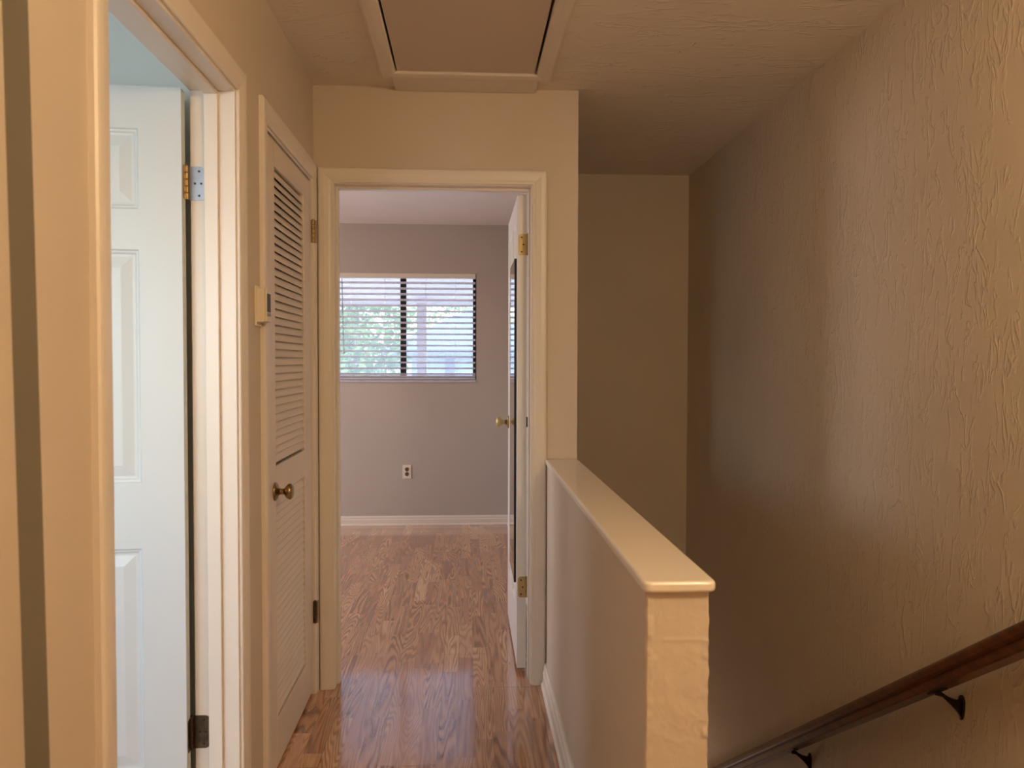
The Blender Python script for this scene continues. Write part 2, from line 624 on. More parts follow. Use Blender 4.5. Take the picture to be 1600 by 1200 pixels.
# bedroom shell
WX0, WX1, WZ0, WZ1 = -1.095, 0.082, 1.165, 2.046   # window opening
struct(boxes('wall_bedroom_window', [
    (-3.6, WX0, Y2, Y2 + 0.16, -0.2, H), (WX1, 0.48, Y2, Y2 + 0.16, -0.2, H),
    (WX0, WX1, Y2, Y2 + 0.16, -0.2, WZ0), (WX0, WX1, Y2, Y2 + 0.16, WZ1, H),
], M['bed_wall']))
struct(boxes('wall_bedroom_right', [(0.355, 0.36, Y1B, Y2, 0, H), (0.36, 0.48, Y3 + 0.12, Y2, 0, H)], M['bed_wall']))
struct(boxes('wall_bedroom_back', [(-3.4, D3A, Y1B, Y1B + 0.012, 0, H), (D3B, 0.355, Y1B, Y1B + 0.012, 0, H), (D3A, D3B, Y1B, Y1B + 0.012, DH, H)], M['bed_wall']))
struct(boxes('wall_bedroom_left', [
    (-3.6, -3.4, Y1, 4.5, 0, H), (-3.6, -3.4, 5.9, Y2, 0, H),
    (-3.6, -3.4, 4.5, 5.9, 0, 0.95), (-3.6, -3.4, 4.5, 5.9, 2.05, H),
], M['bed_wall']))
# bathroom shell
struct(boxes('wall_bathroom', [
    (-2.6, XLB, 2.27, 2.50, 0, H),
    (-2.6, -2.05, -0.5, -0.4, 0, H), (-1.05, XLB, -0.5, -0.4, 0, H), (-2.05, -1.05, -0.5, -0.4, 0, 1.05), (-2.05, -1.05, -0.5, -0.4, 2.05, H),
    (-2.6, -2.5, -0.4, -0.36, 0, H), (-2.6, -2.5, 0.32, 2.5, 0, H),
    (-2.6, -2.5, -0.36, 0.32, 0, 1.05), (-2.6, -2.5, -0.36, 0.32, 2.05, H),
], M['bath_wall']))
# closet interior
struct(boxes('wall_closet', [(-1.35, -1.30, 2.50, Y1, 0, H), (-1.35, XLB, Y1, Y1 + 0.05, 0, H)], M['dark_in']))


# ------------------------------------------------------------------ casings, jambs
PROF = [(0.0, 0.0), (0.0, 0.008), (0.003, 0.0105), (0.010, 0.0115), (0.016, 0.0135), (0.036, 0.0165), (0.050, 0.0165), (0.056, 0.0150), (0.060, 0.011), (0.060, 0.0)]


def casing(name, plane, face, outward, a, b, top, zbot=0.0, width=0.060, parent=None, sides=(1, 1), wb=None):
    """plane 'X': wall at x=face, a..b in Y.  plane 'Y': wall at y=face, a..b in X. outward=+1/-1.
    the opening runs a..b and up to top; mitred U of moulding around it"""
    bm = bmesh.new()
    rows = []
    for w, t in PROF:
        w = w * width / 0.060
        w2 = w if wb is None else w * wb / width
        path = [(a - w, zbot), (a - w, top + w), (b + w2, top + w), (b + w2, zbot)]
        row = []
        for p, z in path:
            if plane == 'X':
                row.append(bm.verts.new((face + outward * t, p, z)))
            else:
                row.append(bm.verts.new((p, face + outward * t, z)))
        rows.append(row)
    n = len(rows)
    for i in range(n):
        j = (i + 1) % n
        for k in range(3):
            bm.faces.new([rows[i][k], rows[j][k], rows[j][k + 1], rows[i][k + 1]])
    bm.faces.new([r[0] for r in rows])
    bm.faces.new([r[3] for r in reversed(rows)])
    o = link(name, bm, M['trim'], parent)
    if parent is None:
        struct(o)
    return o


# bathroom doorway
JX0, JX1 = XLB - 0.001, XL + 0.001
casing('trim_1', 'X', XL, 1, 1.418, 2.204, 2.058)
jm = bmesh.new()
box(jm, JX0, JX1, 1.40, 1.416, 0, 2.066)
box(jm, JX0, JX1, 2.196, 2.212, 0, 2.066)
box(jm, JX0, JX1, 1.416, 2.196, 2.050, 2.066)
# stops
sx0, sx1 = -0.690, -0.655
box(jm, sx0, sx1, 1.416, 1.427, 0, 2.050)
box(jm, sx0, sx1, 2.185, 2.196, 0, 2.050)
box(jm, sx0, sx1, 1.427, 2.185, 2.039, 2.050)
struct(link('trim_2', jm, M['trim'], bevel=0.0015))
# closet doorway
casing('trim_4', 'X', XL, 1, 2.515, 3.249, 2.058, width=0.066, wb=0.053)
struct(boxes('trim_5', [
    (JX0, JX1, 2.515, 2.531, 0, 2.066), (JX0, JX1, 3.249, 3.265, 0, 2.066), (JX0, JX1, 2.531, 3.249, 2.050, 2.066)], M['trim'], bevel=0.0015))

# bedroom doorway
casing('trim_6', 'Y', Y1, -1, -0.536, 0.268, 2.054, width=0.058, wb=0.060)
jb = bmesh.new()
box(jb, -0.549, -0.533, Y1 - 0.001, Y1B + 0.013, 0, 2.066)
box(jb, 0.264, 0.280, Y1 - 0.001, Y1B + 0.013, 0, 2.066)
box(jb, -0.533, 0.264, Y1 - 0.001, Y1B + 0.013, 2.050, 2.066)
box(jb, -0.533, -0.522, 3.345, 3.384, 0, 2.050)
box(jb, 0.2575, 0.264, 3.345, 3.384, 0, 2.050)
box(jb, -0.522, 0.2575, 3.345, 3.384, 2.039, 2.050)
struct(link('trim_7', jb, M['trim'], bevel=0.0015))
casing('trim_8', 'Y', Y1B + 0.012, 1, -0.536, 0.268, 2.058, width=0.055)

# nearest stretch of the left wall stands 3.5 cm back; the step's side face is a darker taupe (slightly out of plumb)
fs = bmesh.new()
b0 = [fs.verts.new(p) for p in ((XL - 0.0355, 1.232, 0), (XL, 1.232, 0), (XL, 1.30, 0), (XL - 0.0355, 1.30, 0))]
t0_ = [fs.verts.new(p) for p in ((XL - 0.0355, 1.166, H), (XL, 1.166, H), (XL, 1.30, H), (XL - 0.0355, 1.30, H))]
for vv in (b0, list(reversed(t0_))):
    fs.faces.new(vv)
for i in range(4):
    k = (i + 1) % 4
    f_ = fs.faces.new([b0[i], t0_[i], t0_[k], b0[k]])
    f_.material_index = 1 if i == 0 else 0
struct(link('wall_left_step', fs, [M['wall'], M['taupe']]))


# ------------------------------------------------------------------ baseboards
def baseboard(name, p0, p1, nrm, h=0.088, t=0.014, mat='trim'):
    """runs p0->p1 on the floor, protruding along nrm"""
    bm = bmesh.new()
    n = Vector((nrm[0], nrm[1], 0))
    prof = [(0, 0), (t + 0.007, 0), (t + 0.007, 0.010), (t, 0.016), (t, h * 0.62), (t * 0.72, h * 0.70), (t * 0.72, h * 0.86), (t * 0.35, h), (0, h)]
    pts = [Vector((p0[0], p0[1], z)) + n * d for d, z in prof]
    prism(bm, pts, (p1[0] - p0[0], p1[1] - p0[1], 0))
    return struct(link(name, bm, M[mat]))


baseboard('baseboard_half_wall', (XA, 1.462), (XA, 3.285), (-1, 0), h=0.095, t=0.016)
baseboard('baseboard_bedroom_window', (-3.4, Y2), (0.355, Y2), (0, -1), h=0.078)
baseboard('baseboard_bedroom_right', (0.355, Y1B + 0.012), (0.355, Y2), (-1, 0), h=0.078)
baseboard('baseboard_left', (XL, 1.25), (XL, 1.355), (1, 0))
baseboard('baseboard_left_gap', (XL, 2.266), (XL, 2.447), (1, 0))


# ------------------------------------------------------------------ hinges and knobs
def leaf_outline(w, h, r, seg=5):
    """rounded on the far side only: (u 0..w, v 0..h)"""
    pts = [(0, 0), (w - r, 0)]
    for k in range(1, seg + 1):
        a = -math.pi / 2 + (math.pi / 2) * k / seg
        pts.append((w - r + r * math.cos(a), r + r * math.sin(a)))
    pts.append((w, h - r))
    for k in range(1, seg + 1):
        a = (math.pi / 2) * k / seg
        pts.append((w - r + r * math.cos(a), h - r + r * math.sin(a)))
    pts.append((0, h))
    return pts


def leaf_plate(bm, origin, u, n, w, h=0.089, r=0.016, t=0.0022):
    u = Vector(u)
    n = Vector(n)
    pts = [Vector(origin) + u * a + Vector((0, 0, b - h / 2)) for a, b in leaf_outline(w, h, r)]
    prism(bm, pts, n * t)


def screws(name, parent, origin, u, n, w, mat, h=0.089, spots=((0.62, 0.84), (0.38, 0.5), (0.62, 0.16))):
    bm = bmesh.new()
    for a, b in spots:
        p = Vector(origin) + Vector(u) * (a * w) + Vector((0, 0, (b - 0.5) * h)) + Vector(n) * 0.0024
        lathe(bm, [(-0.0005, 0.0036), (0.0007, 0.0036), (0.0009, 0.0020)], p, n, 12)
    return link(name, bm, mat, parent, smooth=False)


def knuckle(name, parent, p, mat, h=0.089, r=0.0062):
    bm = bmesh.new()
    for k in range(5):
        z0 = -h / 2 + k * h / 5
        lathe(bm, [(0.0006, r * 0.86), (0.0014, r), (h / 5 - 0.0014, r), (h / 5 - 0.0006, r * 0.86)], Vector(p) + Vector((0, 0, z0)), (0, 0, 1), 16)
    lathe(bm, [(0, r * 0.7), (0.003, r * 0.6)], Vector(p) + Vector((0, 0, h / 2)), (0, 0, 1), 12)
    return link(name, bm, mat, parent, smooth=False)


KNOB = [(0.0, 0.033), (0.004, 0.0325), (0.009, 0.026), (0.012, 0.015), (0.020, 0.0105), (0.030, 0.0100), (0.034, 0.0125),
        (0.038, 0.0195), (0.044, 0.0255), (0.051, 0.0280), (0.057, 0.0265), (0.062, 0.0200), (0.0645, 0.0100), (0.065, 0.0)]


def knob(parent, p, axis, mat, name='knob', label=None, scale=1.0):
    bm = bmesh.new()
    lathe(bm, [(d * scale, r * scale) for d, r in KNOB[3:]], p, axis, 32)
    k = link(name, bm, mat, parent, smooth=True)
    if label:
        k['label'] = label
    rs = bmesh.new()
    lathe(rs, [(d * scale, r * scale) for d, r in KNOB[:5]], p, axis, 32)
    link('rosette', rs, mat, k, smooth=True)
    return k


# ------------------------------------------------------------------ panelled door
def panel_door_mesh(w, h, t, cols, rows):
    """local: x 0..w, y 0 (front) .. t, z 0..h.  panels both sides."""
    bm = bmesh.new()
    xs = sorted({0.0, w} | {c for p in cols for c in p})
    zs = sorted({0.0, h} | {c for p in rows for c in p})

    def is_panel(x0, x1, z0, z1):
        return any(abs(c[0] - x0) < 1e-6 and abs(c[1] - x1) < 1e-6 for c in cols) and any(abs(c[0] - z0) < 1e-6 and abs(c[1] - z1) < 1e-6 for c in rows)

    steps = [(0.0, 0.0), (0.003, 0.0035), (0.008, 0.0045), (0.012, 0.0075), (0.016, 0.0080), (0.019, 0.0078), (0.044, 0.0020), (0.046, 0.0016)]
    for side in (0, 1):
        def yy(d):
            return d if side == 0 else t - d
        for i in range(len(xs) - 1):
            for j in range(len(zs) - 1):
                x0, x1, z0, z1 = xs[i], xs[i + 1], zs[j], zs[j + 1]
                if is_panel(x0, x1, z0, z1):
                    prev = None
                    for ins, dep in steps:
                        ring = [bm.verts.new(p) for p in ((x0 + ins, yy(dep), z0 + ins), (x1 - ins, yy(dep), z0 + ins), (x1 - ins, yy(dep), z1 - ins), (x0 + ins, yy(dep), z1 - ins))]
                        if prev:
                            for k in range(4):
                                bm.faces.new([prev[k], prev[(k + 1) % 4], ring[(k + 1) % 4], ring[k]])
                        prev = ring
                    bm.faces.new(prev)
                else:
                    bm.faces.new([bm.verts.new(p) for p in ((x0, yy(0), z0), (x1, yy(0), z0), (x1, yy(0), z1), (x0, yy(0), z1))])
    for quad in (((0, 0, 0), (0, t, 0), (0, t, h), (0, 0, h)), ((w, 0, 0), (w, t, 0), (w, t, h), (w, 0, h)),
                 ((0, 0, 0), (w, 0, 0), (w, t, 0), (0, t, 0)), ((0, 0, h), (w, 0, h), (w, t, h), (0, t, h))):
        bm.faces.new([bm.verts.new(p) for p in quad])
    bmesh.ops.remove_doubles(bm, verts=bm.verts, dist=0.0002)
    return bm


ROWS6 = [(0.245, 0.836), (1.008, 1.612), (1.716, 1.922)]
# door_1: bathroom door, open about 86 degrees; local x runs from the hinge edge, front face towards the camera
d1 = root_struct('door_1', (-0.7385, 2.190, 0.012), math.radians(180 + 4.0))
# local frame rotated by ~180 deg: local +x -> world -x, local +y -> world -y
w1 = 0.76
c6 = [(0.107, 0.327), (0.433, 0.653)]
bm = panel_door_mesh(w1, 2.03, 0.035, c6, ROWS6)
for v in bm.verts:
    v.co.y += 0.006
# wood-grain skin of the door
md_ = Mat('grained_white_door')
gv_ = md_.coords((6, 6, 90))
gn = md_.noise(gv_, 3.0, 3, 0.6, 0.3)
md_.b.inputs['Base Color'].default_value = rgb(204, 209, 209)
md_.b.inputs['Roughness'].default_value = 0.42
md_.bump(gn, 0.12, 0.001)
door_panel = link('door_panel', bm, md_.m, d1, bevel=0.0008)
for zc, mt, lab in ((1.806, M['steel'], 'steel and brass hinge'), (0.338, M['bronze'], 'dark tarnished hinge')):
    bm = bmesh.new()
    # leaf on the jamb: jamb face Y=2.196, faces -Y; expressed in world then moved to local
    inv = d1.matrix_basis.inverted() if False else (Matrix.Translation(d1.location) @ Matrix.Rotation(d1.rotation_euler.z, 4, 'Z')).inverted()
    leaf_plate(bm, (-0.7325, 2.196, zc), (1, 0, 0), (0, -1, 0), 0.045)
    for v in bm.verts:
        v.co = inv @ v.co
    hg = link('hinge', bm, mt, d1)
    hg['label'] = lab
    bm = bmesh.new()
    leaf_plate(bm, (-0.7385, 2.184, zc), (0, -1, 0), (1, 0, 0), 0.030)
    for v in bm.verts:
        v.co = inv @ v.co
    link('hinge_leaf', bm, M['brass'] if zc > 1 else mt, hg)
    kb = knuckle('hinge_pin', hg, inv @ Vector((-0.7365, 2.1875, zc)), M['brass'] if zc > 1 else mt)
    so = bmesh.new()
    for a, b in ((0.60, 0.86), (0.36, 0.5), (0.72, 0.5), (0.60, 0.14)):
        p = Vector((-0.7325 + a * 0.045, 2.1936, zc + (b - 0.5) * 0.089))
        lathe(so, [(-0.0005, 0.0030), (0.0006, 0.0030), (0.0008, 0.0016)], p, (0, -1, 0), 12)
    for v in so.verts:
        v.co = inv @ v.co
    link('screw', so, M['screw'], hg)
kn = knob(d1, (w1 - 0.065, 0.041, 0.93), (0, 1, 0), M['brass'])

# ------------------------------------------------------------------ door_2: louvred closet door (local = world offsets)
d2 = root_struct('door_2', (XL, 2.535, 0.012))
DY0, DY1 = 0.0, 0.710        # along world Y
HT = 2.032
ST = 0.112
dx0, dx1 = -0.036, -0.002    # thickness in X
fr_b = bmesh.new()
for bx in ((dx0, dx1, DY0, DY0 + ST, 0, HT), (dx0, dx1, DY1 - ST - 0.016, DY1, 0, HT),
           (dx0, dx1, DY0 + ST, DY1 - ST - 0.016, 1.952, HT), (dx0, dx1, DY0 + ST, DY1 - ST - 0.016, 0.885, 0.985),
           (dx0, dx1, DY0 + ST, DY1 - ST - 0.016, 0, 0.155)):
    box(fr_b, *bx)
link('door_frame', fr_b, M['louver_paint'], d2, bevel=0.0025)


def louvers(name, z0, z1, n):
    bm = bmesh.new()
    pitch = (z1 - z0) / n
    ya, yb = DY0 + ST - 0.004, DY1 - ST - 0.012
    for i in range(n):
        zc = z0 + pitch * (i + 0.5)
        # slat: outer (hall) edge low, inner edge high
        xo, xi = dx1 - 0.003, dx1 - 0.013
        zo, zi = zc - 0.0122, zc + 0.0122
        th = 0.0030
        pts = [(xo, ya, zo - th * 0.1), (xo - 0.0015, ya, zo - th * 0.5), (xi, ya, zi - th * 0.5), (xi, ya, zi + th * 0.5), (xo - 0.002, ya, zo + th * 0.75), (xo, ya, zo + th * 0.5)]
        prism(bm, pts, (0, yb - ya, 0))
    return link(name, bm, M['louver_paint'], d2)


louvers('louver_panel', 0.995, 1.945, 36)
louvers('louver_panel', 0.165, 0.875, 27)
for zc in (1.849 - 0.012, 0.332 - 0.012):
    p = (0.0085, 0.713, zc)
    hg = knuckle('hinge', d2, p, M['bronze'] if zc < 1 else M['brass'], r=0.0075)
    hg['label'] = 'brass hinge knuckle at the far edge'
    bm = bmesh.new()
    leaf_plate(bm, (0.0165, 0.716, zc), (0, 1, 0), (1, 0, 0), 0.016, r=0.004)
    link('hinge_leaf', bm, M['brass'], hg)
knob(d2, (-0.002, 0.095, 0.905), (1, 0, 0), M['brass'], label='round aged brass knob', scale=0.92)
bm = bmesh.new()
leaf_plate(bm, (-0.0005, 0.012, 0.905), (0, 1, 0), (1, 0, 0), 0.006, h=0.055, r=0.002, t=0.001)
link('latch', bm, M['bronze'], d2)

# ------------------------------------------------------------------ door_3: bedroom door, open 90 degrees, seen on its hinge edge
d3 = root_struct('door_3', (0.255, 3.4245, 0.022), math.radians(90.0))
# local x -> world +y, local y -> world -x  (front face local y=+t is the room side seen at a glancing angle)
bm = panel_door_mesh(0.762, 2.020, 0.038, [(0.107, 0.327), (0.433, 0.655)], ROWS6)
link('door_panel', bm, M['door_paint'], d3, bevel=0.0008)
for zc in (1.831 - 0.022, 0.372 - 0.022, ):
    bm = bmesh.new()
    leaf_plate(bm, (0.0, 0.001, zc), (0, 1, 0), (-1, 0, 0), 0.033, r=0.012)
    hg = link('hinge', bm, M['bright_brass'], d3)
    hg['label'] = 'bright brass hinge'
    screws('screw', hg, (0.0, 0.001, zc), (0, 1, 0), (-1, 0, 0), 0.033, M['screw'])
    knuckle('hinge_pin', hg, (-0.002, -0.003, zc), M['bright_brass'], r=0.0052)
knob(d3, (0.762 - 0.065, 0.038, 1.005), (0, 1, 0), M['bright_brass'], label='brass knob')
knob(d3, (0.762 - 0.065, 0.0, 1.005), (0, -1, 0), M['bronze'])

# mirror hung on the open bedroom door
mr = thing('wall_mirror', 'tall narrow mirror with thin dark edge hung on the open bedroom door', 'mirror', (0.217, 3.49, 0.375))
boxes('frame', [(-0.010, -0.0005, 0, 0.004, 0, 1.405), (-0.008, -0.0005, 0.361, 0.365, 0, 1.405),
                (-0.008, -0.0005, 0.004, 0.361, 0, 0.004), (-0.008, -0.0005, 0.004, 0.361, 1.401, 1.405)], M['black'], mr)
boxes('mirror_glass', [(-0.0078, -0.0005, 0.004, 0.361, 0.004, 1.401)], M['mirror'], mr)

# ------------------------------------------------------------------ attic hatch
ah = thing('attic_hatch', 'white ceiling access hatch with moulded frame above the hall', 'hatch', (0, 2.72, H))
pb = bmesh.new()
box(pb, -0.2605, 0.2585, HY0 + 0.008 - 2.72, HY1 - 0.004 - 2.72, -0.008, 0.012)
link('panel', pb, plain('hatch_panel_paint', rgb(206, 192, 176), 0.6, var=0.01), ah)
# frame around the opening: mitred ring of moulding under the ceiling
fb = bmesh.new()
hp = [(0.0, 0.0), (0.0, 0.012), (0.004, 0.0165), (0.012, 0.018), (0.030, 0.020), (0.050, 0.0195), (0.058, 0.015), (0.060, 0.0)]
rows = []
ox0, ox1, oy0, oy1 = -0.268, 0.268, HY0 - 2.72, HY1 - 2.72
for w_, t_ in hp:
    rows.append([fb.verts.new(p) for p in ((ox0 - w_, oy0 - w_, -t_), (ox1 + w_, oy0 - w_, -t_), (ox1 + w_, oy1 + w_, -t_), (ox0 - w_, oy1 + w_, -t_))])
for i in range(len(rows) - 1):
    for k in range(4):
        fb.faces.new([rows[i][k], rows[i][(k + 1) % 4], rows[i + 1][(k + 1) % 4], rows[i + 1][k]])
link('frame', fb, M['trim'], ah)
# flat filler board between frame and wall
boxes('filler_board', [(-0.285, 0.280, HY1 + 0.060 - 2.72, Y1 - 0.002 - 2.72, -0.016, -0.0005)], M['trim'], ah, bevel=0.003)

# ------------------------------------------------------------------ thermostat
th_ = thing('thermostat', 'cream wall thermostat with grey screen between the bathroom and closet doors', 'thermostat', (XL, 2.387, 1.45))
boxes('body', [(0.0005, 0.028, 0.0, 0.056, 0.0, 0.100)], M['plastic'], th_, bevel=0.003)
boxes('front_cover', [(0.028, 0.034, 0.0015, 0.0545, 0.0015, 0.0985)], M['plastic'], th_, bevel=0.002)
sc_ = boxes('screen', [(0.034, 0.0348, 0.006, 0.047, 0.030, 0.084)], M['lcd'], th_)
sc_['label'] = 'dark grey display'
boxes('button_strip', [(0.034, 0.0352, 0.006, 0.047, 0.018, 0.028)], plain('grey_button_plastic', rgb(150, 138, 126), 0.5), th_)
boxes('wall_plate', [(0.0003, 0.006, -0.004, 0.058, -0.010, 0.106)], M['plastic'], th_, bevel=0.001)

# ------------------------------------------------------------------ outlet in the bedroom
ot = thing('wall_outlet', 'small duplex wall outlet low on the bedroom wall under the window', 'outlet', (-0.481, Y2, 0.438))
boxes('plate', [(-0.035, 0.035, -0.006, -0.0003, -0.0572, 0.0572)], M['plastic'], ot, bevel=0.003)
for dz in (0.0195, -0.0195):
    bm = bmesh.new()
    lathe(bm, [(0, 0.0165), (0.0018, 0.0165), (0.0024, 0.0155)], (0, -0.0058, dz), (0, -1, 0), 24)
    rc = link('receptacle', bm, M['outlet_dark'], ot)
    boxes('slots', [(-0.0075, -0.0055, -0.0088, -0.0080, dz - 0.001, dz + 0.008), (0.0055, 0.0075, -0.0088, -0.0080, dz - 0.001, dz + 0.008),
                    (-0.002, 0.002, -0.0088, -0.0080, dz - 0.010, dz - 0.006)], M['black'], rc)
bm = bmesh.new()
lathe(bm, [(0, 0.003), (0.001, 0.002)], (0, -0.006, 0), (0, -1, 0), 10)
link('screw', bm, M['screw'], ot)

# ------------------------------------------------------------------ bedroom window
w = root_struct('window_1', (0, Y2, 0))
boxes('window_sill', [(WX0 + 0.002, WX1 - 0.002, -0.012, 0.155, WZ0 - 0.002, WZ0 + 0.018)], plain('marble_sill', rgb(190, 186, 200), 0.3, var=0.08, nscale=14), w, bevel=0.003)
fz0, fz1 = WZ0 + 0.018, WZ1
fy0, fy1 = 0.085, 0.120
fw = 0.028
boxes('window_frame', [(WX0, WX0 + fw, fy0, fy1, fz0, fz1), (WX1 - fw, WX1, fy0, fy1, fz0, fz1),
                       (WX0 + fw, WX1 - fw, fy0, fy1, fz0, fz0 + fw), (WX0 + fw, WX1 - fw, fy0, fy1, fz1 - fw, fz1),
                       (-0.5385, -0.4905, fy0 - 0.008, fy1, fz0 + fw, fz1 - fw)], M['black'], w, bevel=0.002)
boxes('pane', [(WX0 + fw, -0.5385, 0.100, 0.104, fz0 + fw, fz1 - fw)], M['glass'], w)
boxes('pane', [(-0.4905, WX1 - fw, 0.108, 0.112, fz0 + fw, fz1 - fw)], M['glass'], w)

ms = Mat('haze_sheet')  # translucent whitish sheet added to wash the outdoors pale
t1 = ms.n('ShaderNodeBsdfTransparent')
t2 = ms.n('ShaderNodeBsdfTranslucent')
t2.inputs['Color'].default_value = rgb(225, 228, 240)
m2_ = ms.n('ShaderNodeMixShader')
m2_.inputs[0].default_value = 0.22
ms.l(t1.outputs[0], m2_.inputs[1])
ms.l(t2.outputs[0], m2_.inputs[2])
ms.l(m2_.outputs[0], ms.nt.nodes['Material Output'].inputs[0])
boxes('screen', [(WX0 + fw, WX1 - fw, 0.1215, 0.1220, fz0 + fw, fz1 - fw)], ms.m, w)  # added haze layer just outside the panes

# blinds, hung inside the opening
bl = thing('window_blind', 'white horizontal slat blind lowered over the bedroom window', 'blind', (0, Y2, WZ1))
bx0, bx1 = WX0 + 0.006, WX1 - 0.006
boxes('headrail', [(bx0, bx1, -0.002, 0.052, -0.040, -0.001)], M['trim'], bl, bevel=0.002)
sb = bmesh.new()
pitch = 0.0462
zt = -0.075
ns = 17
yc, hwid, thk = 0.030, 0.024, 0.0026
ang = math.radians(14)
for i in range(ns):
    zc = zt - i * pitch
    if zc < -0.83:
        break
    top, botm = [], []
    for k in range(5):
        s_ = -1 + 2 * k / 4
        y = yc + s_ * hwid * math.cos(ang)
        z = zc - s_ * hwid * math.sin(ang) + 0.0025 * (1 - s_ * s_)
        top.append((bx0 + 0.002, y, z + thk / 2))
        botm.append((bx0 + 0.002, y, z - thk / 2))
    prism(sb, top + list(reversed(botm)), (bx1 - bx0 - 0.004, 0, 0))
link('slats', sb, M['blind'], bl)
zb = WZ0 + 0.018 - WZ1
stk = bmesh.new()
for i in range(4):
    z = zb + 0.024 + i * 0.0062
    box(stk, bx0 + 0.002, bx1 - 0.002, yc - 0.024, yc + 0.024, z, z + 0.003)
link('stacked_slats', stk, M['blind'], bl)
boxes('bottom_rail', [(bx0 + 0.002, bx1 - 0.002, yc - 0.025, yc + 0.025, zb + 0.003, zb + 0.020)], M['blind'], bl, bevel=0.003)
for cxp in (-0.93, -0.66, -0.33, -0.09):
    bm = bmesh.new()
    for yy_ in (yc - 0.025, yc + 0.025):
        lathe(bm, [(0, 0.0008), (-zb - 0.058, 0.0008)], (cxp, yy_, zb + 0.02), (0, 0, 1), 6)
    link('ladder_cord', bm, M['blind'], bl)
bm = bmesh.new()
lathe(bm, [(0, 0.0042), (0.010, 0.0048), (0.05, 0.0036), (0.605, 0.0032), (0.61, 0.002)], (-0.985, -0.010, -0.655), (-0.02, 0, 1), 10)
wd = link('tilt_wand', bm, plain('clear_grey_wand', rgb(130, 130, 134), 0.3), bl)
wd['label'] = 'thin grey tilt wand'

# ------------------------------------------------------------------ handrail
hr = thing('handrail', 'dark stained wooden handrail on the textured wall beside the stairs', 'handrail', (1.248, 1.73, 0.68))
slope = -0.6587
ang_r = math.atan(slope)
ry0, ry1 = 1.05, 4.45
hb = bmesh.new()
half = [(0.0, 0.0), (0.024, 0.0), (0.0275, 0.003), (0.0275, 0.017), (0.0215, 0.019), (0.0205, 0.0245), (0.0250, 0.028), (0.0290, 0.033),
        (0.0295, 0.042), (0.0275, 0.050), (0.0225, 0.0565), (0.0140, 0.0610), (0.0050, 0.0630), (0.0, 0.0632)]
prof = [(x, z) for x, z in half] + [(-x, z) for x, z in reversed(half[1:-1])]
cz, cy = math.cos(ang_r), math.sin(ang_r)
pts = []
for x, z in prof:
    # profile perpendicular to the rail's run (run direction = (0,cos,sin))
    pts.append(Vector((x, -cy * z, cz * z)))
start = Vector((0, ry0 - 1.73, slope * (ry0 - 1.73)))
prism(hb, [p + start for p in pts], (0, ry1 - ry0, slope * (ry1 - ry0)))
rl = link('rail', hb, M['rail'], hr, smooth=False, bevel=0.0)
for p in rl.data.polygons:
    p.use_smooth = len(p.vertices) == 4
try:
    rl.data.set_sharp_from_angle(angle=math.radians(35))
except Exception:
    pass
for by in (1.15, 2.052, 2.985, 3.9):
    bz = slope * (by - 1.73)          # rail underside at this spot (local)
    yl = by - 1.73
    wx = XR - 1.248                   # wall in local x
    bm = bmesh.new()
    # arm: curved bar from saddle under the rail, out and down to the wall rose
    path = [(-0.006, -0.006), (0.012, -0.009), (0.026, -0.020), (0.042, -0.031), (0.056, -0.039), (wx - 0.006, -0.044)]
    wid = [0.0065, 0.0075, 0.0095, 0.0140, 0.022, 0.032]
    prev = None
    for (x, z), h_ in zip(path, wid):
        ring = [bm.verts.new((x, yl - 0.0055, bz + z - h_)), bm.verts.new((x, yl + 0.0055, bz + z - h_)),
                bm.verts.new((x, yl + 0.0055, bz + z + h_ * 0.55)), bm.verts.new((x, yl - 0.0055, bz + z + h_ * 0.55))]
        if prev:
            for k in range(4):
                bm.faces.new([prev[k], prev[(k + 1) % 4], ring[(k + 1) % 4], ring[k]])
        else:
            bm.faces.new(ring)
        prev = ring
    bm.faces.new(list(reversed(prev)))
    br = link('bracket', bm, M['iron'], hr, bevel=0.0015)
    br['label'] = 'dark metal wall bracket'
    bm = bmesh.new()
    rosep = []
    for k in range(16):
        a = 2 * math.pi * k / 16
        rz_ = 0.022 if math.sin(a) > 0 else 0.046
        rosep.append((wx - 0.006, yl + 0.013 * math.cos(a), bz - 0.036 + rz_ * math.sin(a)))
    prism(bm, rosep, (0.0055, 0, 0))
    link('wall_plate', bm, M['iron'], br, bevel=0.001)
    bm = bmesh.new()
    sv = []
    for (y_, x_) in ((-0.03, -0.010), (0.03, -0.010), (0.03, 0.010), (-0.03, 0.010)):
        sv.append((x_, yl + y_, bz + slope * y_ - 0.0045))
    prism(bm, sv, (0, 0, 0.004))
    link('saddle', bm, M['iron'], br)
    bm = bmesh.new()
    lathe(bm, [(0, 0.005), (0.003, 0.0045), (0.004, 0.002)], (wx - 0.006, yl, bz - 0.024), (-1, 0, 0), 12)
    link('screw', bm, M['iron'], br)

# ------------------------------------------------------------------ outside the bedroom window
GZ = -2.75
g_ = boxes('ground', [(-40, 40, Y2 + 0.4, 70, GZ - 0.2, GZ)], M['pale_ground'])
struct(g_)
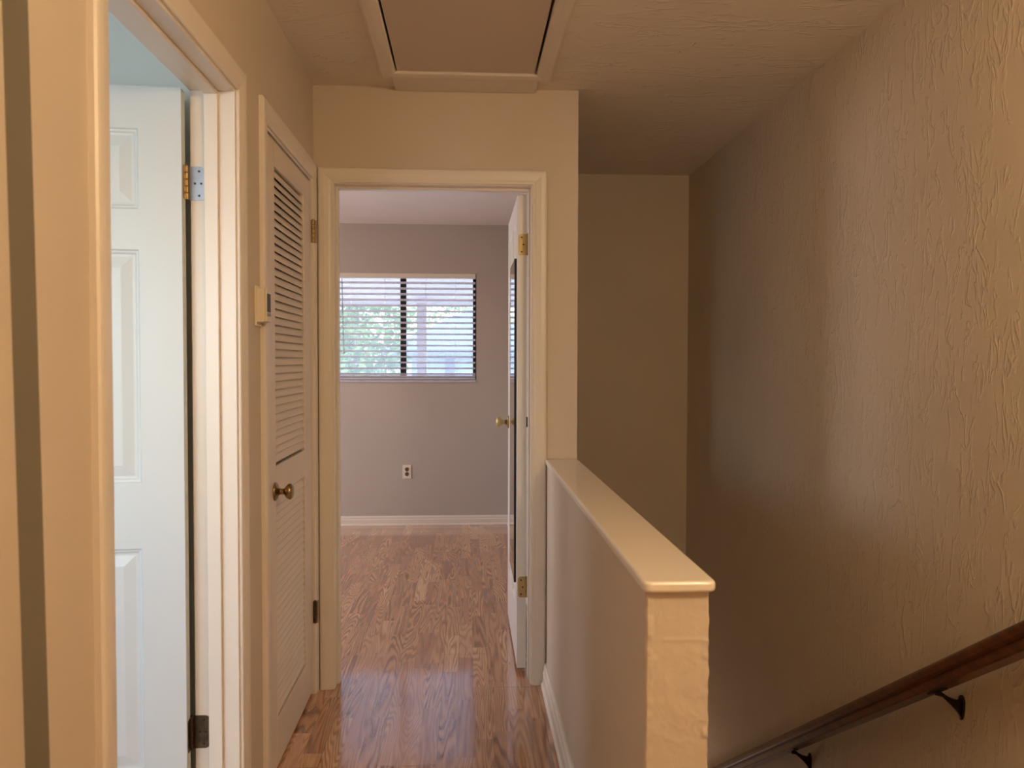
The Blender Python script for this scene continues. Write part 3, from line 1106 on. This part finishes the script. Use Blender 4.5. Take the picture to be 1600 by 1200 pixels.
# porch roof over the walkway
pr = thing('porch_roof', 'pale painted porch roof soffit outside the top of the bedroom window', 'roof', (0, 7.4, 1.9))
bm = bmesh.new()
prism(bm, [(-4.5, -0.64, 0.62), (-4.5, 0.82, 0.02), (-4.5, 0.82, 0.10), (-4.5, -0.64, 0.70)], (8.0, 0, 0))
link('soffit', bm, M['soffit'], pr)
boxes('fascia', [(-4.5, 3.5, 0.80, 0.84, -0.005, 0.20)], M['soffit'], pr)
ps = thing('porch_post', 'pinkish square porch post outside the bedroom window', 'post', (-0.443, 8.12, GZ))
boxes('shaft', [(-0.048, 0.048, -0.048, 0.048, 0.10, 1.915 - GZ)], M['pink_post'], ps, bevel=0.004)
boxes('base_block', [(-0.07, 0.07, -0.07, 0.07, 0.0, 0.12)], M['pink_post'], ps, bevel=0.004)

# neighbouring house
hs = thing('neighbour_house', 'pale blue house with grey-blue hip roof seen through the blind', 'house', (3.6, 21, GZ))
ex0, ex1, ey0, ey1, ez = -5.45, 6.0, -3.0, 5.0, 1.60 - GZ
boxes('walls', [(ex0 + 0.3, ex1 - 0.3, ey0 + 0.3, ey1 - 0.3, 0, ez)], M['siding'], hs)
rb = bmesh.new()
rise_ = 2.1
v = [rb.verts.new(p) for p in ((ex0, ey0, ez), (ex1, ey0, ez), (ex1, ey1, ez), (ex0, ey1, ez), (ex0 + 4.0, (ey0 + ey1) / 2, ez + rise_), (ex1 - 4.0, (ey0 + ey1) / 2, ez + rise_))]
v2 = [rb.verts.new(p) for p in ((ex0, ey0, ez - 0.14), (ex1, ey0, ez - 0.14), (ex1, ey1, ez - 0.14), (ex0, ey1, ez - 0.14))]
for f in ((v[0], v[1], v[5], v[4]), (v[1], v[2], v[5]), (v[2], v[3], v[4], v[5]), (v[3], v[0], v[4]),
          (v[0], v[1], v2[1], v2[0]), (v[1], v[2], v2[2], v2[1]), (v[2], v[3], v2[3], v2[2]), (v[3], v[0], v2[0], v2[3]), tuple(reversed(v2))):
    rb.faces.new(f)
link('roof', rb, M['shingle'], hs)
hwn = boxes('window', [(-4.12, -3.82, ey0 + 0.24, ey0 + 0.30, 3.55, 4.38)], plain('grey_window_frame', rgb(150, 160, 180), 0.5), hs)
boxes('pane', [(-4.08, -3.86, ey0 + 0.23, ey0 + 0.245, 3.59, 4.34)], plain('dark_window_pane', rgb(96, 108, 130), 0.2), hwn)
hwl = boxes('sunlit_patch', [(ex0 + 0.29, ex0 + 0.62, ey0 + 0.26, ey0 + 0.31, 2.2, ez - 0.25)], M['sunlit_white'], hs)  # sunlit end of the house wall put in as white colour


# trees
def tree(x, y, h, r, n, seed, label):
    rnd = random.Random(seed)
    t = thing('leafy_tree', label, 'tree', (x, y, GZ), group='trees outside the bedroom window')
    bm = bmesh.new()
    # trunk with a few limbs
    def limb(p, d, L, r0, depth):
        p = Vector(p)
        d = Vector(d).normalized()
        q = p + d * L
        u = d.orthogonal().normalized()
        w_ = d.cross(u)
        a = [bm.verts.new(p + (u * math.cos(k * math.pi / 4) + w_ * math.sin(k * math.pi / 4)) * r0) for k in range(8)]
        b = [bm.verts.new(q + (u * math.cos(k * math.pi / 4) + w_ * math.sin(k * math.pi / 4)) * r0 * 0.6) for k in range(8)]
        for k in range(8):
            bm.faces.new([a[k], a[(k + 1) % 8], b[(k + 1) % 8], b[k]])
        bm.faces.new(list(reversed(a)))
        bm.faces.new(b)
        if depth:
            for _ in range(3):
                limb(q - d * 0.02, d + Vector((rnd.uniform(-.8, .8), rnd.uniform(-.8, .8), rnd.uniform(-.1, .4))), L * 0.7, r0 * 0.6, depth - 1)
    limb((0, 0, 0), (rnd.uniform(-.06, .06), 0, 1), h * 0.45, 0.11 * h / 5, 2)
    link('trunk', bm, M['bark'], t)
    lf = bmesh.new()
    blobs = []
    for _ in range(16):
        a = rnd.uniform(0, 2 * math.pi)
        rr = r * math.sqrt(rnd.random()) * 0.75
        blobs.append((Vector((rr * math.cos(a), rr * math.sin(a), h * rnd.uniform(0.42, 0.92))), r * rnd.uniform(0.3, 0.5)))
    for _ in range(n):
        c, br_ = rnd.choice(blobs)
        d = Vector((rnd.gauss(0, 1), rnd.gauss(0, 1), rnd.gauss(0, 1))).normalized()
        p = c + d * br_ * rnd.uniform(0.55, 1.05)
        s_ = rnd.uniform(0.05, 0.11)
        u = Vector((rnd.gauss(0, 1), rnd.gauss(0, 1), rnd.gauss(0, 1))).normalized()
        w_ = u.orthogonal().normalized()
        lf.faces.new([lf.verts.new(p + u * s_), lf.verts.new(p + w_ * s_ * 0.5), lf.verts.new(p - u * s_), lf.verts.new(p - w_ * s_ * 0.5)])
    me = bpy.data.meshes.new('foliage')
    lf.to_mesh(me)
    lf.free()
    me.materials.append(M['leaf'])
    fo = bpy.data.objects.new('foliage', me)
    COL.objects.link(fo)
    fo.parent = t
    return t


tree(-2.95, 15.0, 6.6, 1.75, 9000, 3, 'nearest leafy green tree seen through the left half of the blind')
tree(-6.2, 20.0, 8.5, 3.0, 9000, 5, 'green tree behind the nearest one at the far left of the window')
tree(-4.4, 33.0, 11.5, 4.2, 16000, 9, 'green tree rising behind the left end of the blue house')
tree(8.4, 34.0, 12.0, 4.2, 14000, 11, 'green tree showing above the roof of the blue house')
tree(1.9, 46.0, 15.0, 5.0, 16000, 13, 'tall green tree far behind the house, just right of the porch post')
